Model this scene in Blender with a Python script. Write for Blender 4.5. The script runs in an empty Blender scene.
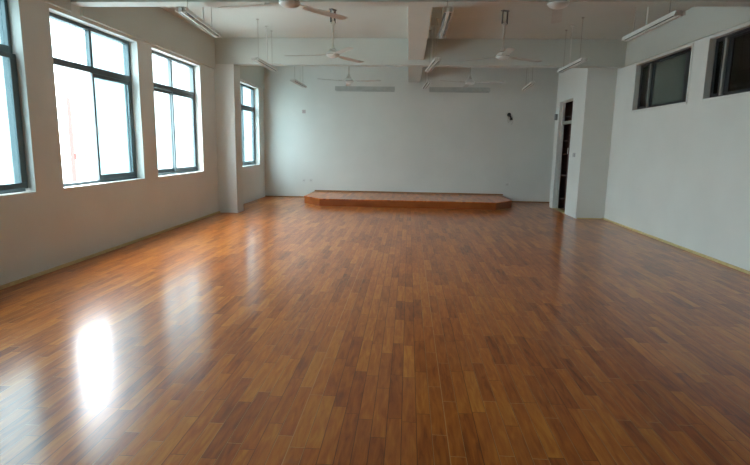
import bpy, bmesh, math, random
from mathutils import Vector, Matrix
random.seed(3)
S = bpy.context.scene
COL = S.collection

# ---------------------------------------------------------------- materials
def mat(name, color=(.8, .8, .8), rough=.5, metal=0., spec=.5):
    m = bpy.data.materials.new(name); m.use_nodes = True
    b = m.node_tree.nodes['Principled BSDF']
    b.inputs['Base Color'].default_value = (*color, 1)
    b.inputs['Roughness'].default_value = rough
    b.inputs['Metallic'].default_value = metal
    b.inputs['Specular IOR Level'].default_value = spec
    return m

def noisy(name, c1, c2, scale=3., rough=.6, bump=0., bscale=60., metal=0., spec=.4):
    m = mat(name, c1, rough, metal, spec); nt = m.node_tree; N = nt.nodes; L = nt.links
    b = N['Principled BSDF']
    tc = N.new('ShaderNodeTexCoord')
    n = N.new('ShaderNodeTexNoise'); n.inputs['Scale'].default_value = scale; n.inputs['Detail'].default_value = 5
    L.new(tc.outputs['Object'], n.inputs['Vector'])
    r = N.new('ShaderNodeValToRGB')
    r.color_ramp.elements[0].position = .3; r.color_ramp.elements[0].color = (*c1, 1)
    r.color_ramp.elements[1].position = .7; r.color_ramp.elements[1].color = (*c2, 1)
    L.new(n.outputs['Fac'], r.inputs['Fac']); L.new(r.outputs['Color'], b.inputs['Base Color'])
    if bump:
        n2 = N.new('ShaderNodeTexNoise'); n2.inputs['Scale'].default_value = bscale; n2.inputs['Detail'].default_value = 3
        L.new(tc.outputs['Object'], n2.inputs['Vector'])
        bp = N.new('ShaderNodeBump'); bp.inputs['Strength'].default_value = bump; bp.inputs['Distance'].default_value = .002
        L.new(n2.outputs['Fac'], bp.inputs['Height']); L.new(bp.outputs['Normal'], b.inputs['Normal'])
    return m

def planks(name, w, ln, ramp, rough, seam_w=.026, seam=.35, glossvar=.08):
    """Strip flooring running along Y: every board its own tone, butt joints at random."""
    m = mat(name, (.3, .1, .04), rough); nt = m.node_tree; N = nt.nodes; L = nt.links
    b = N['Principled BSDF']; b.inputs['Specular IOR Level'].default_value = .15; b.inputs['Coat Weight'].default_value = .5; b.inputs['Coat Roughness'].default_value = .17
    def M(op, a, c=None, d=None):
        n = N.new('ShaderNodeMath'); n.operation = op
        for i, v in enumerate((a, c, d)):
            if v is None: continue
            if isinstance(v, (int, float)): n.inputs[i].default_value = v
            else: L.new(v, n.inputs[i])
        return n.outputs[0]
    tc = N.new('ShaderNodeTexCoord'); sp = N.new('ShaderNodeSeparateXYZ'); L.new(tc.outputs['Object'], sp.inputs[0])
    xs = M('DIVIDE', sp.outputs['X'], w); row = M('FLOOR', xs); fx = M('FRACT', xs)
    wn = N.new('ShaderNodeTexWhiteNoise'); wn.noise_dimensions = '1D'; L.new(row, wn.inputs['W'])
    ys = M('ADD', M('DIVIDE', sp.outputs['Y'], ln), M('MULTIPLY', wn.outputs['Value'], 7.3))
    pid = M('FLOOR', ys); fy = M('FRACT', ys)
    cb = N.new('ShaderNodeCombineXYZ'); L.new(row, cb.inputs[0]); L.new(pid, cb.inputs[1])
    wn2 = N.new('ShaderNodeTexWhiteNoise'); wn2.noise_dimensions = '2D'; L.new(cb.outputs[0], wn2.inputs['Vector'])
    # grain, stretched along the board and shifted per board
    gv = N.new('ShaderNodeCombineXYZ')
    L.new(M('ADD', M('MULTIPLY', sp.outputs['X'], 38.), M('MULTIPLY', wn2.outputs['Value'], 50.)), gv.inputs[0])
    L.new(M('MULTIPLY', sp.outputs['Y'], 5.), gv.inputs[1]); L.new(M('MULTIPLY', wn2.outputs['Value'], 31.), gv.inputs[2])
    gn = N.new('ShaderNodeTexNoise'); gn.inputs['Scale'].default_value = 1.; gn.inputs['Detail'].default_value = 5; gn.inputs['Distortion'].default_value = .6
    L.new(gv.outputs[0], gn.inputs['Vector'])
    big = N.new('ShaderNodeTexNoise'); big.inputs['Scale'].default_value = .55; big.inputs['Detail'].default_value = 2
    L.new(tc.outputs['Object'], big.inputs['Vector'])
    f = M('ADD', M('MULTIPLY', wn2.outputs['Value'], .36), M('MULTIPLY', gn.outputs['Fac'], .85))
    f = M('ADD', f, M('MULTIPLY', M('SUBTRACT', big.outputs['Fac'], .5), .35))
    f = M('SUBTRACT', f, .10)
    cr = N.new('ShaderNodeValToRGB'); e = cr.color_ramp.elements
    e[0].position = ramp[0][0]; e[0].color = (*ramp[0][1], 1); e[1].position = ramp[-1][0]; e[1].color = (*ramp[-1][1], 1)
    for p, c in ramp[1:-1]:
        q = e.new(p); q.color = (*c, 1)
    L.new(f, cr.inputs['Fac'])
    sx = M('LESS_THAN', M('MINIMUM', fx, M('SUBTRACT', 1., fx)), seam_w)
    sy = M('LESS_THAN', M('MINIMUM', fy, M('SUBTRACT', 1., fy)), seam_w * w / ln * .9)
    sm = M('MAXIMUM', sx, sy)
    # one seam in a few is filled with pale dust instead of dark
    pale = M('GREATER_THAN', wn.outputs['Value'], .60)
    sc = N.new('ShaderNodeMix'); sc.data_type = 'RGBA'; L.new(pale, sc.inputs['Factor'])
    sc.inputs[6].default_value = (.07, .022, .008, 1); sc.inputs[7].default_value = (.60, .33, .14, 1)
    mx = N.new('ShaderNodeMix'); mx.data_type = 'RGBA'
    L.new(M('MULTIPLY', sm, seam), mx.inputs['Factor']); L.new(cr.outputs['Color'], mx.inputs[6]); L.new(sc.outputs[2], mx.inputs[7])
    L.new(mx.outputs[2], b.inputs['Base Color'])
    L.new(M('ADD', M('MULTIPLY', gn.outputs['Fac'], glossvar), rough - glossvar / 2), b.inputs['Roughness'])
    bp = N.new('ShaderNodeBump'); bp.inputs['Strength'].default_value = .12; bp.inputs['Distance'].default_value = .001
    hh = M('MULTIPLY', sm, -1.)
    L.new(hh, bp.inputs['Height']); L.new(bp.outputs['Normal'], b.inputs['Normal'])
    return m

def glass(name, tint):
    m = bpy.data.materials.new(name); m.use_nodes = True; nt = m.node_tree; N = nt.nodes; L = nt.links
    N.remove(N['Principled BSDF']); out = N['Material Output']
    t = N.new('ShaderNodeBsdfTransparent'); t.inputs[0].default_value = (*tint, 1)
    g = N.new('ShaderNodeBsdfGlossy'); g.inputs['Roughness'].default_value = .02
    fr = N.new('ShaderNodeFresnel'); fr.inputs['IOR'].default_value = 1.5
    ge = N.new('ShaderNodeNewGeometry'); mm = N.new('ShaderNodeMath'); mm.operation = 'MULTIPLY_ADD'   # only the outer skin of the pane reflects
    L.new(ge.outputs['Backfacing'], mm.inputs[0]); mm.inputs[1].default_value = -1.; mm.inputs[2].default_value = 1.
    m2 = N.new('ShaderNodeMath'); m2.operation = 'MULTIPLY'; L.new(mm.outputs[0], m2.inputs[0]); L.new(fr.outputs[0], m2.inputs[1])
    mx = N.new('ShaderNodeMixShader'); L.new(m2.outputs[0], mx.inputs[0]); L.new(t.outputs[0], mx.inputs[1]); L.new(g.outputs[0], mx.inputs[2])
    L.new(mx.outputs[0], out.inputs['Surface'])
    return m

RAMP = [(.12, (.14, .031, .006)), (.36, (.345, .083, .011)), (.58, (.48, .135, .018)), (.86, (.62, .235, .036))]
M_floor = planks('oiled_plank_floor', .075, .52, RAMP, .30, seam=.75, glossvar=.03)
M_plat = planks('platform_planks', .075, .52, [(a, (c[0] * 1.15, c[1] * 1.05, c[2])) for a, c in RAMP], .3)
M_fascia = noisy('platform_fascia', (.25, .062, .014), (.33, .09, .022), 4, .35, spec=.4)
M_wall = noisy('white_limewash', (.685, .705, .67), (.73, .75, .715), 1.3, .85, .25, 90, spec=.2)
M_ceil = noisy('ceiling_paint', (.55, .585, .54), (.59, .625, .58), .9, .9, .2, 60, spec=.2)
M_reveal = M_wall
M_base = noisy('cork_edge_strip', (.56, .43, .20), (.66, .52, .28), 14, .6)
M_frame = noisy('grey_green_aluminium', (.095, .135, .145), (.115, .16, .17), 8, .38, metal=.2)
M_rframe = noisy('dark_aluminium', (.012, .016, .02), (.02, .025, .03), 8, .4)
M_strip = mat('bare_aluminium', (.35, .36, .33), .45, .4)
M_gt = glass('tinted_glass', (.68, .76, .77))
M_gx = glass('sky_dimming_glass', (.54, .62, .63))  # tint deepened to dim sky light and its sheen on the near floor
M_gc = glass('clear_glass', (.92, .95, .95))
M_gd = glass('smoky_glass', (.42, .46, .42))
M_film = mat('green_film_glass', (.085, .115, .095), .22)
M_enamel = noisy('white_enamel', (.62, .64, .60), (.70, .71, .67), 10, .35)
M_cream = noisy('dusty_cream_enamel', (.50, .50, .43), (.60, .59, .52), 12, .4)
M_blade = noisy('fan_blade_enamel', (.44, .43, .38), (.53, .52, .47), 7, .4)
M_dark = mat('dark_steel', (.11, .115, .11), .5, .4)
M_batten = noisy('grey_enamel_batten', (.42, .46, .44), (.50, .54, .52), 9, .4)
M_tube = mat('unlit_tube_glass', (.20, .23, .23), .15)
M_wire = mat('grey_wire', (.40, .40, .36), .6)
M_plastic = mat('white_plastic', (.66, .67, .64), .4)
M_slot = mat('dark_slot', (.03, .03, .03), .6)
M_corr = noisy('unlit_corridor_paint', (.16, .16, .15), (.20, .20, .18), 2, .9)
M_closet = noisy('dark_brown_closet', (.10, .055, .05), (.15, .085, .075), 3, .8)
M_conc = noisy('concrete_yard', (.33, .34, .33), (.38, .39, .38), .3, .9)
M_fac = noisy('pale_facade', (.24, .285, .29), (.27, .315, .32), .3, .9)
M_red = noisy('red_paint', (.11, .035, .03), (.125, .042, .036), 2, .6)

# ---------------------------------------------------------------- helpers
def bm_new(): return bmesh.new()
def box(bm, x0, x1, y0, y1, z0, z1):
    xs = sorted((x0, x1)); ys = sorted((y0, y1)); zs = sorted((z0, z1))
    v = [bm.verts.new((x, y, z)) for x in xs for y in ys for z in zs]
    for f in ((0, 1, 3, 2), (4, 6, 7, 5), (0, 4, 5, 1), (2, 3, 7, 6), (0, 2, 6, 4), (1, 5, 7, 3)):
        bm.faces.new([v[i] for i in f])
def tube(bm, a, b, r, n=10, r2=None):
    a = Vector(a); b = Vector(b); d = (b - a); q = d.to_track_quat('Z', 'Y').to_matrix()
    r2 = r if r2 is None else r2; A = []; B = []
    for i in range(n):
        t = 2 * math.pi * i / n; c = Vector((math.cos(t), math.sin(t), 0))
        A.append(bm.verts.new(a + q @ (c * r))); B.append(bm.verts.new(b + q @ (c * r2)))
    for i in range(n):
        j = (i + 1) % n; bm.faces.new((A[i], A[j], B[j], B[i]))
    bm.faces.new(A[::-1]); bm.faces.new(B)
def curvetube(bm, pts, r, n=6):
    for i in range(len(pts) - 1): tube(bm, pts[i], pts[i + 1], r, n)
def lathe(bm, prof, n=28, cx=0, cy=0):
    rings = []
    for r, z in prof:
        if r < 1e-5: rings.append([bm.verts.new((cx, cy, z))])
        else: rings.append([bm.verts.new((cx + r * math.cos(2 * math.pi * i / n), cy + r * math.sin(2 * math.pi * i / n), z)) for i in range(n)])
    for a, b in zip(rings, rings[1:]):
        for i in range(n):
            j = (i + 1) % n
            if len(a) == 1 and len(b) == 1: continue
            if len(a) == 1: bm.faces.new((a[0], b[j], b[i]))
            elif len(b) == 1: bm.faces.new((a[i], a[j], b[0]))
            else: bm.faces.new((a[i], a[j], b[j], b[i]))
def prism(bm, poly, z0, z1):
    A = [bm.verts.new((x, y, z0)) for x, y in poly]; B = [bm.verts.new((x, y, z1)) for x, y in poly]
    n = len(poly)
    bm.faces.new(A[::-1]); bm.faces.new(B)
    for i in range(n):
        j = (i + 1) % n; bm.faces.new((A[i], A[j], B[j], B[i]))
def obj(name, bm, m, parent=None, bevel=0, smooth=False, seg=2):
    bmesh.ops.recalc_face_normals(bm, faces=bm.faces[:])
    me = bpy.data.meshes.new(name); bm.to_mesh(me); bm.free()
    me.materials.append(m); o = bpy.data.objects.new(name, me); COL.objects.link(o)
    if smooth:
        for p in me.polygons: p.use_smooth = True
        e = o.modifiers.new('edges', 'EDGE_SPLIT'); e.split_angle = math.radians(38)
    if bevel:
        bv = o.modifiers.new('bevel', 'BEVEL'); bv.width = bevel; bv.segments = seg; bv.limit_method = 'ANGLE'
    if parent: o.parent = parent
    return o
def tag(o, label=None, cat=None, group=None, kind=None):
    if label: o['label'] = label
    if cat: o['category'] = cat
    if group: o['group'] = group
    if kind: o['kind'] = kind
    return o
def empty(name, loc, rz=0):
    o = bpy.data.objects.new(name, None); COL.objects.link(o); o.location = loc; o.rotation_euler = (0, 0, rz)
    o.empty_display_size = .1
    return o
def struct(name, bm, m, label, cat, **k): return tag(obj(name, bm, m, **k), label, cat, None, 'structure')
def copy_tree(o, parent=None):
    c = o.copy(); COL.objects.link(c); c.parent = parent
    for ch in list(o.children): copy_tree(ch, c)
    return c

# ---------------------------------------------------------------- room dimensions (metres)
XL, XR, YF, YB, H = -3.85, 4.0, 13.77, -3.0, 3.42
XB, YC = 3.44, 10.70                 # boxed-in store room on the right: side face, front face
WT = .24
ZS, ZT = .87, 2.79                   # window sill and head on the left
LW = [(3.33, 5.12), (5.56, 7.36), (7.78, 9.57), (11.50, 13.30), (1.11, 2.90)]
RW = [(7.98, 9.81), (5.70, 7.54)]
RS, RT = 2.10, 2.89

bm = bm_new(); box(bm, XL - WT, XR + WT, YB - WT, YF + WT, -.15, 0)
struct('floor', bm, M_floor, 'glossy reddish-brown timber strip floor running down the room', 'floor')
bm = bm_new(); box(bm, XL - WT, XR + WT, YB - WT, YF + WT, H, H + .2)
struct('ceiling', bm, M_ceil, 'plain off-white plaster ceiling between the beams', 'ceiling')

def wall_with_openings(x0, x1, y0, y1, zs, zt, ops):
    bm = bm_new(); y = y0
    for a, b in sorted(ops):
        box(bm, x0, x1, y, a, 0, H); box(bm, x0, x1, a, b, 0, zs); box(bm, x0, x1, a, b, zt, H); y = b
    box(bm, x0, x1, y, y1, 0, H)
    bmesh.ops.remove_doubles(bm, verts=bm.verts[:], dist=1e-5)
    return bm
struct('wall_left', wall_with_openings(XL - WT, XL, YB - WT, YF + WT, ZS, ZT, LW), M_wall, 'white wall with tall windows on the left', 'wall')
struct('wall_right', wall_with_openings(XR, XR + WT, YB - WT, YC, RS, RT, RW), M_wall, 'white wall with two high windows on the right', 'wall')
bm = bm_new(); box(bm, XL, XR + WT, YF, YF + WT, 0, H)
struct('wall_far', bm, M_wall, 'white wall behind the low wooden platform', 'wall')
bm = bm_new(); box(bm, XL, XR, YB - WT, YB, 0, H)
struct('wall_back', bm, M_wall, 'white wall behind the viewer', 'wall')
# store room boxed into the far right corner
D0, D1, DZ = 11.48, 12.47, 2.46
bm = bm_new(); box(bm, XB, XB + .13, YC, D0, 0, H); box(bm, XB, XB + .13, D1, 12.74, 0, H); box(bm, XB, XB + .13, D0, D1, DZ, H)
box(bm, XB + .13, XR + WT, YC, YC + .2, 0, H)
struct('wall_store', bm, M_wall, 'white projecting wall with the narrow doorway at the far right', 'wall')
bm = bm_new(); box(bm, XB + .13, 5.9, 12.62, 12.74, 0, H); box(bm, XR + WT, 5.9, YC, YC + .1, 0, H)
box(bm, 5.8, 5.9, YC + .1, 12.62, 0, H); box(bm, XB + .13, 5.9, YC, 12.74, H, H + .1); box(bm, XR + WT, 5.9, YC, 12.74, -.1, 0)
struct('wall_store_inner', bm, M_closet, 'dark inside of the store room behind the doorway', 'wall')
bm = bm_new(); box(bm, XR, XR + .1, 12.74, YF, 0, H)
struct('wall_recess', bm, M_wall, 'white wall of the recess beyond the store room', 'wall')
# corridor beyond the high windows
bm = bm_new(); box(bm, 6.2, 6.3, YB, YC, -.1, H + .1); box(bm, XR + WT, 6.2, YB, YC, H, H + .1); box(bm, XR + WT, 6.2, YB, YC, -.1, 0)
box(bm, XR + WT, 6.2, YC - .1, YC, 0, H); box(bm, XR + WT, 6.2, YB, YB + .1, 0, H)
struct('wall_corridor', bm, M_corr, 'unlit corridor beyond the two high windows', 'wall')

# beams (the lintel beams stand 3 cm proud of the walls)
def beam(n, x0, x1, y0, y1, z0, label):
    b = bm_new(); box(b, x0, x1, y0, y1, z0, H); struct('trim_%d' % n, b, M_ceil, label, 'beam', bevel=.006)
beam(1, XL, XR, 5.89, 6.09, 2.93, 'white cross beam nearest the viewer, along the top edge')
beam(2, XL, XR, 10.28, 10.49, 2.93, 'white cross beam farther down the room')
beam(3, -.06, .24, YB, 5.89, 3.03, 'white lengthwise beam overhead, near bay')
beam(4, -.06, .24, 6.09, 10.28, 3.03, 'white lengthwise beam down the ceiling, middle bay')
beam(5, -.06, .24, 10.49, YF, 3.03, 'white lengthwise beam ending at the far wall')
beam(6, XL, XL + .035, YB, 5.89, 2.83, 'shallow lintel beam above the nearer left windows')
beam(7, XL, XL + .035, 6.09, 10.28, 2.83, 'shallow lintel beam above the third left window')
beam(8, XL, XL + .035, 10.49, YF, 2.83, 'shallow lintel beam above the farthest left window')
beam(9, XR - .03, XR, 6.09, 10.28, 2.93, 'shallow lintel beam above the high right windows')
beam(10, XL, XR, 1.5, 1.7, 2.93, 'white cross beam overhead behind the viewpoint')
bm = bm_new(); box(bm, XL, -3.46, 10.28, 10.68, 0, 2.93); box(bm, XL, -3.46, 10.49, 10.68, 2.93, H)
struct('trim_11', bm, M_wall, 'white square column between the third and fourth left windows', 'column', bevel=.008)

# thin edge strips where floor meets wall
bm = bm_new(); box(bm, XL, XL + .03, YB, 10.28, 0, .03)
struct('baseboard_left', bm, M_base, 'thin yellowish edge strip along the left wall', 'baseboard')
bm = bm_new(); box(bm, XR - .03, XR, YB, YC, 0, .03)
struct('baseboard_right', bm, M_base, 'thin yellowish edge strip along the right wall', 'baseboard')
M_base2 = noisy('brown_edge_strip', (.30, .15, .06), (.38, .20, .09), 14, .6)
bm = bm_new(); box(bm, XL + .0, -2.5, YF - .025, YF, 0, .025); box(bm, 2.5, XR, YF - .025, YF, 0, .025)
box(bm, -2.5, 2.5, YF - .025, YF, .172, .205)
struct('baseboard_far', bm, M_base2, 'thin brown edge strip along the far wall', 'baseboard')
bm = bm_new(); box(bm, XB + .02, XR - .025, YC - .022, YC, 0, .02)
struct('baseboard_store', bm, M_base, 'thin edge strip under the projecting wall', 'baseboard')

# ---------------------------------------------------------------- windows, left
FX0, FX1 = XL - .19, XL - .11        # frame depth
def win_left(n, y0, y1, label, left_open=False, pop=0., gl=M_gt, gr=M_gt, gtop=M_gt):
    f = .045; ym = (y0 + y1) / 2; zt = 2.24
    bm = bm_new()
    box(bm, FX0, FX1, y0, y1, ZS, ZS + .04); box(bm, FX0, FX1, y0, y1, ZT - f, ZT)
    box(bm, FX0, FX1, y0, y0 + f, ZS + .04, ZT - f); box(bm, FX0, FX1, y1 - f, y1, ZS + .04, ZT - f)
    box(bm, FX0, FX1, y0 + f, y1 - f, zt, zt + .075)
    box(bm, FX0 + .01, FX1 - .01, ym - .025, ym + .025, zt + .075, ZT - f)
    w = struct('window_%d' % n, bm, M_frame, label, 'window', bevel=.004)
    for a, b in ((y0 + f, ym - .025), (ym + .025, y1 - f)):
        g = bm_new(); box(g, FX0 + .035, FX0 + .041, a, b, zt + .075, ZT - f); tag(obj('glass_pane', g, gtop, w))
    def sash(a, b, x, gm, t=.038):
        s = bm_new()
        box(s, x, x + .028, a, b, ZS + .04, ZS + .10); box(s, x, x + .028, a, b, zt - .045, zt)
        box(s, x, x + .028, a, a + t, ZS + .10, zt - .045); box(s, x, x + .028, b - t, b, ZS + .10, zt - .045)
        so = obj('sash', s, M_frame, w, bevel=.003)
        g = bm_new(); box(g, x + .011, x + .016, a + t, b - t, ZS + .10, zt - .045); obj('glass_pane', g, gm, so)
        h = bm_new(); box(h, x + .028, x + .040, a + .008, a + .028, 1.48, 1.58); obj('sash_latch', h, M_dark, so, bevel=.003)
    if left_open:                     # near sash pushed across behind its neighbour
        sash(ym - .02, y1 - f, FX1 - .036, gr); sash(ym + .03, y1 - f - .002, FX0 + .008, gl)
    else:
        sash(ym - .02, y1 - f + pop * .8, FX1 - .036 + pop, gr, .038 + pop); sash(y0 + f, ym + .02, FX0 + .008, gl)
    s = bm_new(); box(s, FX1, XL + .004, y0, y1, ZS, ZS + .006); obj('window_sill', s, M_wall, w)
    return w
win_left(1, *LW[0], 'tall window at the left edge of the view', pop=.045, gl=M_gx, gr=M_gx, gtop=M_gx)
win_left(2, *LW[1], 'tall window second from left with its near sash slid open', left_open=True, gl=M_gc)
win_left(3, *LW[2], 'third tall window, just before the column', gl=M_gc, gr=M_gc, gtop=M_gc)
win_left(4, *LW[3], 'farthest tall window, beyond the column')
win_left(5, *LW[4], 'tall left window level with the viewer', gl=M_gx, gr=M_gx, gtop=M_gx)

# ---------------------------------------------------------------- windows, right
def win_right(n, y0, y1, label, pane, slide, near=.09):
    x0, x1 = XR + .075, XR + .15; f = .03
    bm = bm_new()
    box(bm, x0, x1, y0, y1, RS, RS + .03); box(bm, x0, x1, y0, y1, RT - f, RT)
    box(bm, x0, x1, y0, y0 + f, RS + .03, RT - f); box(bm, x0, x1, y1 - f, y1, RS + .03, RT - f)
    w = struct('window_%d' % n, bm, M_rframe, label, 'window', bevel=.004)
    # far sash sits in front, its bare stile shows as a pale upright
    ys = y1 - slide
    def sash(a, b, x, gm, st=.05, s0=None):
        s = bm_new(); s0 = s0 or st
        box(s, x, x + .026, a, b, RS + .03, RS + .065); box(s, x, x + .026, a, b, RT - f - .02, RT - f)
        box(s, x, x + .026, a, a + s0, RS + .065, RT - f - .02); box(s, x, x + .026, b - st, b, RS + .065, RT - f - .02)
        so = obj('sash', s, M_rframe, w, bevel=.003)
        g = bm_new(); box(g, x + .010, x + .015, a + s0, b - st, RS + .065, RT - f - .02); obj('glass_pane', g, gm, so)
        return so
    sash(y0 + f + .02, ys, x0 + .038, pane, .09, near)
    sash(ys + .05, y1 - f, x0 + .004, M_gd, .03)
    s = bm_new(); box(s, x0 + .004, x0 + .036, ys, ys + .04, RS + .03, RT - f); obj('meeting_stile', s, M_strip, w, bevel=.003)
    return w
win_right(6, *RW[0], 'farther high window on the right, greenish pane', M_film, .37, .34)
win_right(7, *RW[1], 'nearer high window on the right, cut by the picture edge', M_gd, .24)
bm = bm_new()
for y0, y1 in RW:
    u = .004
    box(bm, XR - .012, XR + .07, y0 - .03, y0 + u, RS - .03, RT + .03); box(bm, XR - .012, XR + .07, y1 - u, y1 + .03, RS - .03, RT + .03)
    box(bm, XR - .012, XR + .07, y0 + u, y1 - u, RT - u, RT + .03); box(bm, XR - .012, XR + .07, y0 + u, y1 - u, RS - .03, RS + u)
struct('trim_12', bm, M_wall, 'plastered surrounds of the two high right windows', 'window surround', bevel=.004)

# ---------------------------------------------------------------- doorway
d = tag(empty('door_1', (XB + .1, (D0 + D1) / 2, 0)), 'narrow dark doorway in the projecting wall at right', 'doorway', None, 'structure')
yo = -(D0 + D1) / 2; xo = -(XB + .1)
bm = bm_new(); x0, x1 = XB + .07 + xo, XB + .13 + xo
box(bm, x0, x1, D0 + yo, D0 + yo + .02, 0, DZ); box(bm, x0, x1, D1 + yo - .02, D1 + yo, 0, DZ); box(bm, x0, x1, D0 + yo + .02, D1 + yo - .02, DZ - .02, DZ)
obj('door_frame', bm, M_wall, d, bevel=.004)
bm = bm_new(); box(bm, x0, x1, D0 + yo + .02, D1 + yo - .02, 1.95, 2.02); obj('transom_bar', bm, M_strip, d, bevel=.004)
bm = bm_new(); box(bm, XB + xo - .01, XB + .13 + xo, D0 + yo, D1 + yo, 0, .012); obj('threshold', bm, M_base, d)

def cabinet():
    r = tag(empty('storage_shelf', (4.35, 12.40, 0)), 'dark shelf rack dimly seen inside the narrow doorway', 'shelf')
    for x in (-.70, .75):
        for y in (-.2, .2):
            b = bm_new(); box(b, x - .015, x + .015, y - .015, y + .015, 0, 2.2); obj('post', b, M_closet, r)
    for z in (.25, .80, 1.29, 1.60, 2.15):
        b = bm_new(); box(b, -.75, .75, -.18, .18, z - .02, z); obj('shelf', b, M_closet, r)
cabinet()
M_cart = noisy('pale_carton', (.70, .64, .60), (.78, .72, .68), 6, .8)
for x, w, z, h, lab in ((3.74, .13, 1.29, .12, 'small pale carton on the dark shelf seen through the doorway, lower one'),
                        (3.75, .12, 1.60, .11, 'small pale carton on the dark shelf seen through the doorway, upper one')):
    b = bm_new(); box(b, -w / 2, w / 2, -.09, .09, 0, h); box(b, -w / 2 - .003, w / 2 + .003, -.093, .093, h, h + .012)
    o = obj('carton', b, M_cart, bevel=.004); o.location = (x, 12.31, z); tag(o, lab, 'box')

# ---------------------------------------------------------------- platform
pl = tag(empty('platform', (-.02, 12.8, 0)), 'low orange-brown wooden stage platform with cut corners', 'platform')
def octo(g): return [(-2.49 - g, YF - 12.8 - .03), (-2.49 - g, 12.43 - 12.8 - g * .4), (-2.03 - g * .4, 11.88 - 12.8 - g), (2.03 + g * .4, 11.88 - 12.8 - g), (2.49 + g, 12.43 - 12.8 - g * .4), (2.49 + g, YF - 12.8 - .03)]
bm = bm_new(); prism(bm, octo(0), 0, .148); obj('fascia', bm, M_fascia, pl)
bm = bm_new(); prism(bm, octo(.008), .148, .17); obj('deck', bm, M_plat, pl, bevel=.005)

# ---------------------------------------------------------------- ceiling fans
ZF = 2.75 - H                        # blade plane relative to the ceiling
def make_fan():
    r = empty('ceiling_fan', (0, 0, H))
    b = bm_new()                     # ceiling hook: two dark straps and a pin
    for s in (-1, 1): box(b, s * .045 - .006, s * .045 + .006, -.012, .012, -.19, 0)
    tube(b, (-.053, 0, -.17), (.053, 0, -.17), .008, 8); box(b, -.06, .06, -.03, .03, -.008, 0)
    obj('ceiling_hook', b, M_dark, r)
    b = bm_new(); lathe(b, [(0, -.15), (.018, -.15), (.034, -.19), (.038, -.215), (0, -.215)]); obj('upper_canopy', b, M_cream, r, smooth=True)
    b = bm_new(); tube(b, (0, 0, -.2), (0, 0, ZF + .09), .014, 14); obj('down_rod', b, M_cream, r, smooth=True)
    b = bm_new(); lathe(b, [(0, ZF + .16), (.018, ZF + .16), (.03, ZF + .12), (.055, ZF + .085), (0, ZF + .085)]); obj('lower_canopy', b, M_cream, r, smooth=True)
    b = bm_new(); lathe(b, [(0, ZF + .07), (.05, ZF + .068), (.085, ZF + .052), (.102, ZF + .026), (.102, ZF + .006), (.088, ZF - .012), (.055, ZF - .028), (.024, ZF - .036), (0, ZF - .038)])
    mo = obj('motor_housing', b, M_enamel, r, smooth=True)
    b = bm_new(); lathe(b, [(.1015, ZF + .022), (.107, ZF + .016), (.1015, ZF + .010)]); obj('trim_ring', b, M_strip, mo, smooth=True)
    for k in range(3):
        a = 2 * math.pi * k / 3; R = Matrix.Rotation(a, 4, 'Z')
        b = bm_new(); n = 14; prev = None
        for i in range(n + 1):       # tapered, slightly pitched and cambered blade with a rounded tip
            t = i / n; x = .19 + t * .57; w = .046 + .010 * t
            if t > .9: w *= math.sqrt(max(.05, 1 - ((t - .9) / .1) ** 2 * .8))
            tip = -.006 * t
            ring = [b.verts.new((x, s * w, ZF + .006 + s * w * -.12 - .05 * (s * w) ** 2 / .06 + tip + dz)) for s, dz in ((-1, 0), (0, .004), (1, 0), (1, .004), (0, .008), (-1, .004))]
            if prev:
                for q in range(6):
                    u = (q + 1) % 6; b.faces.new((prev[q], prev[u], ring[u], ring[q]))
            else: b.faces.new(ring)
            prev = ring
        b.faces.new(prev[::-1]); bmesh.ops.transform(b, matrix=R, verts=b.verts[:])
        bl = obj('blade', b, M_blade, r, smooth=True)
        b = bm_new(); box(b, .07, .26, -.024, .024, ZF + .012, ZF + .018)
        for x in (.2, .245): tube(b, (x, .015, ZF + .016), (x, .015, ZF + .024), .006, 8); tube(b, (x, -.015, ZF + .016), (x, -.015, ZF + .024), .006, 8)
        bmesh.ops.transform(b, matrix=R, verts=b.verts[:]); obj('blade_arm', b, M_cream, bl)
    return r
fan0 = make_fan()
FANS = [(-1.20, 5.28, 50, 'three-bladed ceiling fan at top left, largest, its hub cut by the picture top'),
        (-1.20, 8.18, 58, 'white ceiling fan on a rod, middle one of the left row'),
        (-1.33, 11.45, 338, 'small far ceiling fan in front of the far wall, above the left board light'),
        (1.38, 5.30, 76, 'ceiling fan at top right whose hub touches the picture top'),
        (1.38, 8.25, 29, 'white ceiling fan on a rod, middle one of the right row'),
        (1.26, 11.50, 92, 'small far ceiling fan above the right board light')]
for i, (x, y, a, lab) in enumerate(FANS):
    f = fan0 if i == 0 else copy_tree(fan0)
    f.location = (x, y, H); f.rotation_euler.z = math.radians(a)
    tag(f, lab, 'ceiling fan', 'ceiling fans in two rows')

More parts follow.
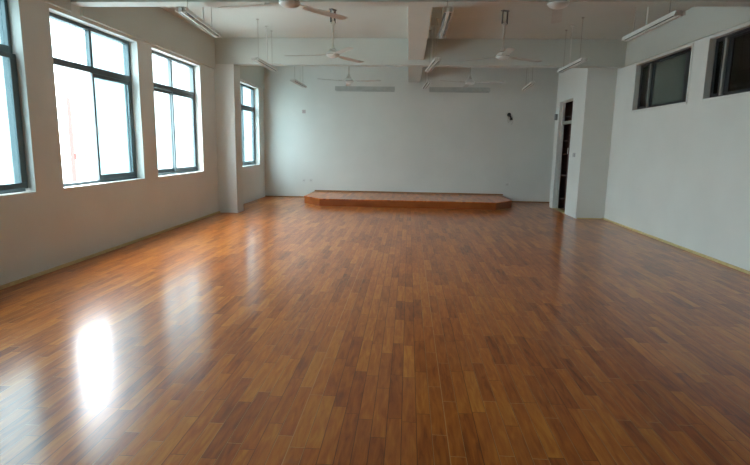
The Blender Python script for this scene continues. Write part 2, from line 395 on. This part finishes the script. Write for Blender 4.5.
# ---------------------------------------------------------------- hanging twin-tube lights
ZLt = 2.75
def make_light(L=1.32):
    h = L / 2; r = empty('hanging_tube_light', (0, 0, ZLt)); top = H - ZLt
    b = bm_new(); box(b, -.012, .012, -h, h, -.016, .035); obj('batten', b, M_enamel, r, bevel=.004)
    b = bm_new()                     # shallow gull-wing reflector
    for s in (-1, 1):
        prof = [(s * .012, .030), (s * .036, .034), (s * .049, -.008), (s * .054, -.008), (s * .040, .040), (s * .012, .036)]
        A = [b.verts.new((x, -h, z)) for x, z in prof]; B = [b.verts.new((x, h, z)) for x, z in prof]
        for i in range(6):
            j = (i + 1) % 6; b.faces.new((A[i], A[j], B[j], B[i]))
        b.faces.new(A); b.faces.new(B[::-1])
    obj('reflector', b, M_enamel, r)
    for s in (-1, 1):
        b = bm_new(); tube(b, (s * .027, -h + .05, .004), (s * .027, h - .05,   .004), .012, 12); t = obj('tube', b, M_tube, r, smooth=True)
        for e in (-1, 1):
            b = bm_new(); box(b, s * .027 - .012, s * .027 + .012, e * (h - .052), e * (h - .028), -.014, .030)
            obj('lamp_holder', b, M_plastic, t, bevel=.003)
    for y in (-h * .66, h * .66):
        b = bm_new(); tube(b, (0, y, .035), (0, y, top), .0045, 8); tube(b, (0, y, top - .012), (0, y, top), .022, 12)
        obj('suspension_wire', b, M_wire, r)
    b = bm_new(); tube(b, (0, .1, .035), (0, .1, top), .009, 8); tube(b, (0, .1, top - .02), (0, .1, top), .03, 12)
    obj('power_cord', b, M_enamel, r)
    return r
l0 = make_light()
LIGHTS = [(-2.44, 6.15, 4.5, 'hanging tube light at top left above the second window'),
          (-2.53, 9.22, 0., 'hanging tube light in front of the column top, middle of the left row'),
          (-2.52, 11.95, 0., 'short-looking far hanging tube light, farthest of the left row'),
          (.36, 6.15, 0., 'twin-tube hanging light beside the lengthwise beam, nearest of the centre row'),
          (.36, 9.15, 5., 'twin-tube hanging light beside the lengthwise beam, middle of the centre row'),
          (.36, 11.95, 3., 'tiny far twin-tube hanging light where the lengthwise beam meets the far wall'),
          (2.67, 6.30, 0., 'hanging tube light above the farther high window, nearest of the right row'),
          (2.65, 9.10, 0., 'hanging tube light before the projecting store wall, middle of the right row'),
          (2.62, 12.05, -4., 'small far hanging tube light, farthest of the right row')]
for i, (x, y, a, lab) in enumerate(LIGHTS):
    f = l0 if i == 0 else copy_tree(l0)
    f.location = (x, y, ZLt); f.rotation_euler.z = math.radians(a)
    tag(f, lab, 'ceiling light', 'hanging twin-tube lights in three rows')

def make_board_light():
    r = empty('board_light', (0, 0, 2.70)); top = H - 2.70; h = .69
    b = bm_new()
    prof = [(-.05, .06), (.05, .06), (.075, -.03), (.070, -.03), (.045, .052), (-.045, .052), (-.05, -.045), (-.055, -.045)]
    A = [b.verts.new((-h, -y, z)) for y, z in prof]; B = [b.verts.new((h, -y, z)) for y, z in prof]
    for i in range(8):
        j = (i + 1) % 8; b.faces.new((A[i], A[j], B[j], B[i]))
    b.faces.new(A); b.faces.new(B[::-1]); obj('hood', b, M_batten, r)
    for s in (-1, 1):
        b = bm_new(); box(b, s * h - .004, s * h + .004, -.072, .052, -.035, .06); obj('end_cap', b, M_batten, r, bevel=.003)
    b = bm_new(); tube(b, (-h + .05, 0, .0), (h - .05, 0, .0), .014, 12); obj('tube', b, M_tube, r, smooth=True)
    for x in (-h * .7, h * .7):
        b = bm_new(); tube(b, (x, 0, .06), (x, 0, top), .004, 8); obj('suspension_wire', b, M_enamel, r)
    return r
b0 = make_board_light()
for i, (x, lab) in enumerate(((-1.06, 'long board light over the platform, left one'), (1.13, 'long board light over the platform, right one'))):
    f = b0 if i == 0 else copy_tree(b0)
    f.location = (x, 12.42, 2.70); tag(f, lab, 'board light', 'board lights over the platform')

# ---------------------------------------------------------------- wall fittings
def socket():
    r = empty('wall_socket', (0, 0, 0))
    b = bm_new(); box(b, -.043, .043, -.010, 0, -.043, .043); obj('cover_plate', b, M_plastic, r, bevel=.004)
    b = bm_new(); box(b, -.014, -.008, -.0115, -.0098, -.012, .002); box(b, .008, .014, -.0115, -.0098, -.012, .002); box(b, -.003, .003, -.0115, -.0098, .012, .022)
    obj('socket_slot', b, M_slot, r)
    return r
s0 = socket()
for i, (x, z, lab) in enumerate(((-2.79, .46, 'white wall socket left of the platform, left one of the pair'), (-2.60, .46, 'white wall socket left of the platform, right one of the pair'),
                                 (2.60, .46, 'white wall socket right of the platform'))):
    f = s0 if i == 0 else copy_tree(s0); f.location = (x, YF, z); tag(f, lab, 'socket', 'white sockets on the far wall')
M_sw = mat('grey_switch_plate', (.42, .43, .42), .4)
sw = tag(empty('light_switch', (XB, 11.13, 1.28), -math.pi / 2), 'wide pale grey light switch plate right of the narrow doorway', 'light switch')
b = bm_new(); box(b, -.075, .075, -.010, 0, -.043, .043); obj('cover_plate', b, M_sw, sw, bevel=.004)
for x in (-.036, .036):
    b = bm_new(); box(b, x - .026, x + .026, -.015, -.010, -.028, .028); obj('rocker', b, M_sw, sw, bevel=.003)
bx = tag(empty('junction_box', (XB, 12.61, 2.13), -math.pi / 2), 'small grey box high on the wall left of the doorway', 'junction box')
b = bm_new(); box(b, -.05, .05, -.05, 0, -.07, .07); obj('housing', b, mat('grey_box', (.22, .23, .23), .5), bx, bevel=.006)
b = bm_new(); box(b, -.044, .044, -.055, -.05, -.064, .064); obj('cover', b, mat('grey_box_cover', (.30, .31, .31), .5), bx, bevel=.003)
# broken wall-fan outlet with loose wires
wb = tag(empty('outlet_hole', (2.57, YF, 2.20)), 'dark broken outlet with loose wires high on the far wall', 'broken outlet')
b = bm_new(); lathe(b, [(0, 0), (.055, 0), (.06, .012), (.045, .02), (0, .018)], 14); bmesh.ops.transform(b, matrix=Matrix.Rotation(math.pi / 2, 4, 'X'), verts=b.verts[:])
bmesh.ops.translate(b, vec=(-.03, 0, .05), verts=b.verts[:]); obj('back_box', b, M_slot, wb)
b = bm_new(); box(b, .0, .075, -.045, 0, -.11, -.03); box(b, -.01, .04, -.03, 0, -.04, .02); obj('dangling_plug', b, M_slot, wb, bevel=.008)
b = bm_new(); curvetube(b, [(-.03, -.01, .05), (-.06, -.05, -.02), (-.07, -.05, -.12), (-.04, -.03, -.2)], .006)
curvetube(b, [(-.02, -.01, .05), (.06, -.05, .03), (.07, -.05, -.06), (.09, -.03, -.16), (.05, -.02, -.24)], .006); obj('loose_wire', b, M_wire, wb)
for o in wb.children: o.scale = (.85, .85, .85)
jb = tag(empty('wall_plate', (-2.78, YF, 2.26)), 'faint small plate high on the far wall at left', 'wall plate')
b = bm_new(); box(b, -.045, .045, -.012, 0, -.045, .045); obj('cover_plate', b, mat('pinkish_plate', (.50, .42, .40), .5), jb, bevel=.004)
b = bm_new(); tube(b, (0, -.012, 0), (0, -.03, 0), .012, 10); obj('stub', b, M_strip, jb)

# ---------------------------------------------------------------- outside
bm = bm_new(); box(bm, -90, XL - WT - .4, -60, 120, -4.2, -4.0)
struct('ground_outside', bm, M_conc, 'pale concrete yard outside the left windows', 'ground')
def building():  # added to hide low sky and weaken the farther windows' floor reflections
    r = tag(empty('sky_block_building', (-18, 59, -4)), 'added building hiding the low sky beyond the farther left windows', 'building')
    b = bm_new(); box(b, -12, 12, -11, 11, 0, 30); obj('facade', b, M_fac, r)
    b = bm_new(); box(b, -12.25, 12.3, -11.3, 11.3, 30, 30.7); obj('parapet', b, M_fac, r)
building()
rp = tag(empty('red_mast', (-12.0, 17.95, -4)), 'faint red post outside seen through the open second window', 'post')
b = bm_new(); tube(b, (0, 0, 0), (0, 0, 6.9), .11, 12, .07); obj('post', b, M_red, rp, smooth=True)
b = bm_new(); box(b, .0, .12, 0, .62, 4.75, 4.95); obj('bracket', b, M_red, rp)

# ---------------------------------------------------------------- daylight
w = bpy.data.worlds.new('overcast_sky'); S.world = w; w.use_nodes = True
nt = w.node_tree; N = nt.nodes; L = nt.links; bg = N['Background']
tc = N.new('ShaderNodeTexCoord'); sp = N.new('ShaderNodeSeparateXYZ'); L.new(tc.outputs['Generated'], sp.inputs[0])
cr = N.new('ShaderNodeValToRGB'); e = cr.color_ramp.elements
e[0].position = .0; e[0].color = (.34, .365, .375, 1); e[1].position = .75; e[1].color = (.84, .92, 1, 1)
L.new(sp.outputs['Z'], cr.inputs['Fac']); L.new(cr.outputs['Color'], bg.inputs['Color'])
SKY = 14.0
bg.inputs['Strength'].default_value = SKY

# ---------------------------------------------------------------- camera
c = bpy.data.cameras.new('camera'); cam = bpy.data.objects.new('camera', c); COL.objects.link(cam)
fw = Vector((-0.06118763, 0.98432838, -0.16538958)); rt = Vector((0.99777559, 0.06471266, 0.01600454)); up = Vector((-0.02645652, 0.1640424, 0.98609844))
Mx = Matrix((rt, up, -fw)).transposed().to_4x4(); Mx.translation = (0, 0, 1.4); cam.matrix_world = Mx
c.sensor_fit = 'HORIZONTAL'; c.sensor_width = 36; c.lens = 516.48 / 750 * 36; c.clip_start = .05; c.clip_end = 400
S.camera = cam

S.view_settings.view_transform = 'Standard'; S.view_settings.look = 'None'
S.view_settings.exposure = 1.06; S.view_settings.gamma = 1; S.view_settings.use_curve_mapping = False
S.cycles.max_bounces = 14; S.cycles.diffuse_bounces = 10; S.cycles.transparent_max_bounces = 16
S.cycles.sample_clamp_indirect = 8
S.cycles.use_denoising = True
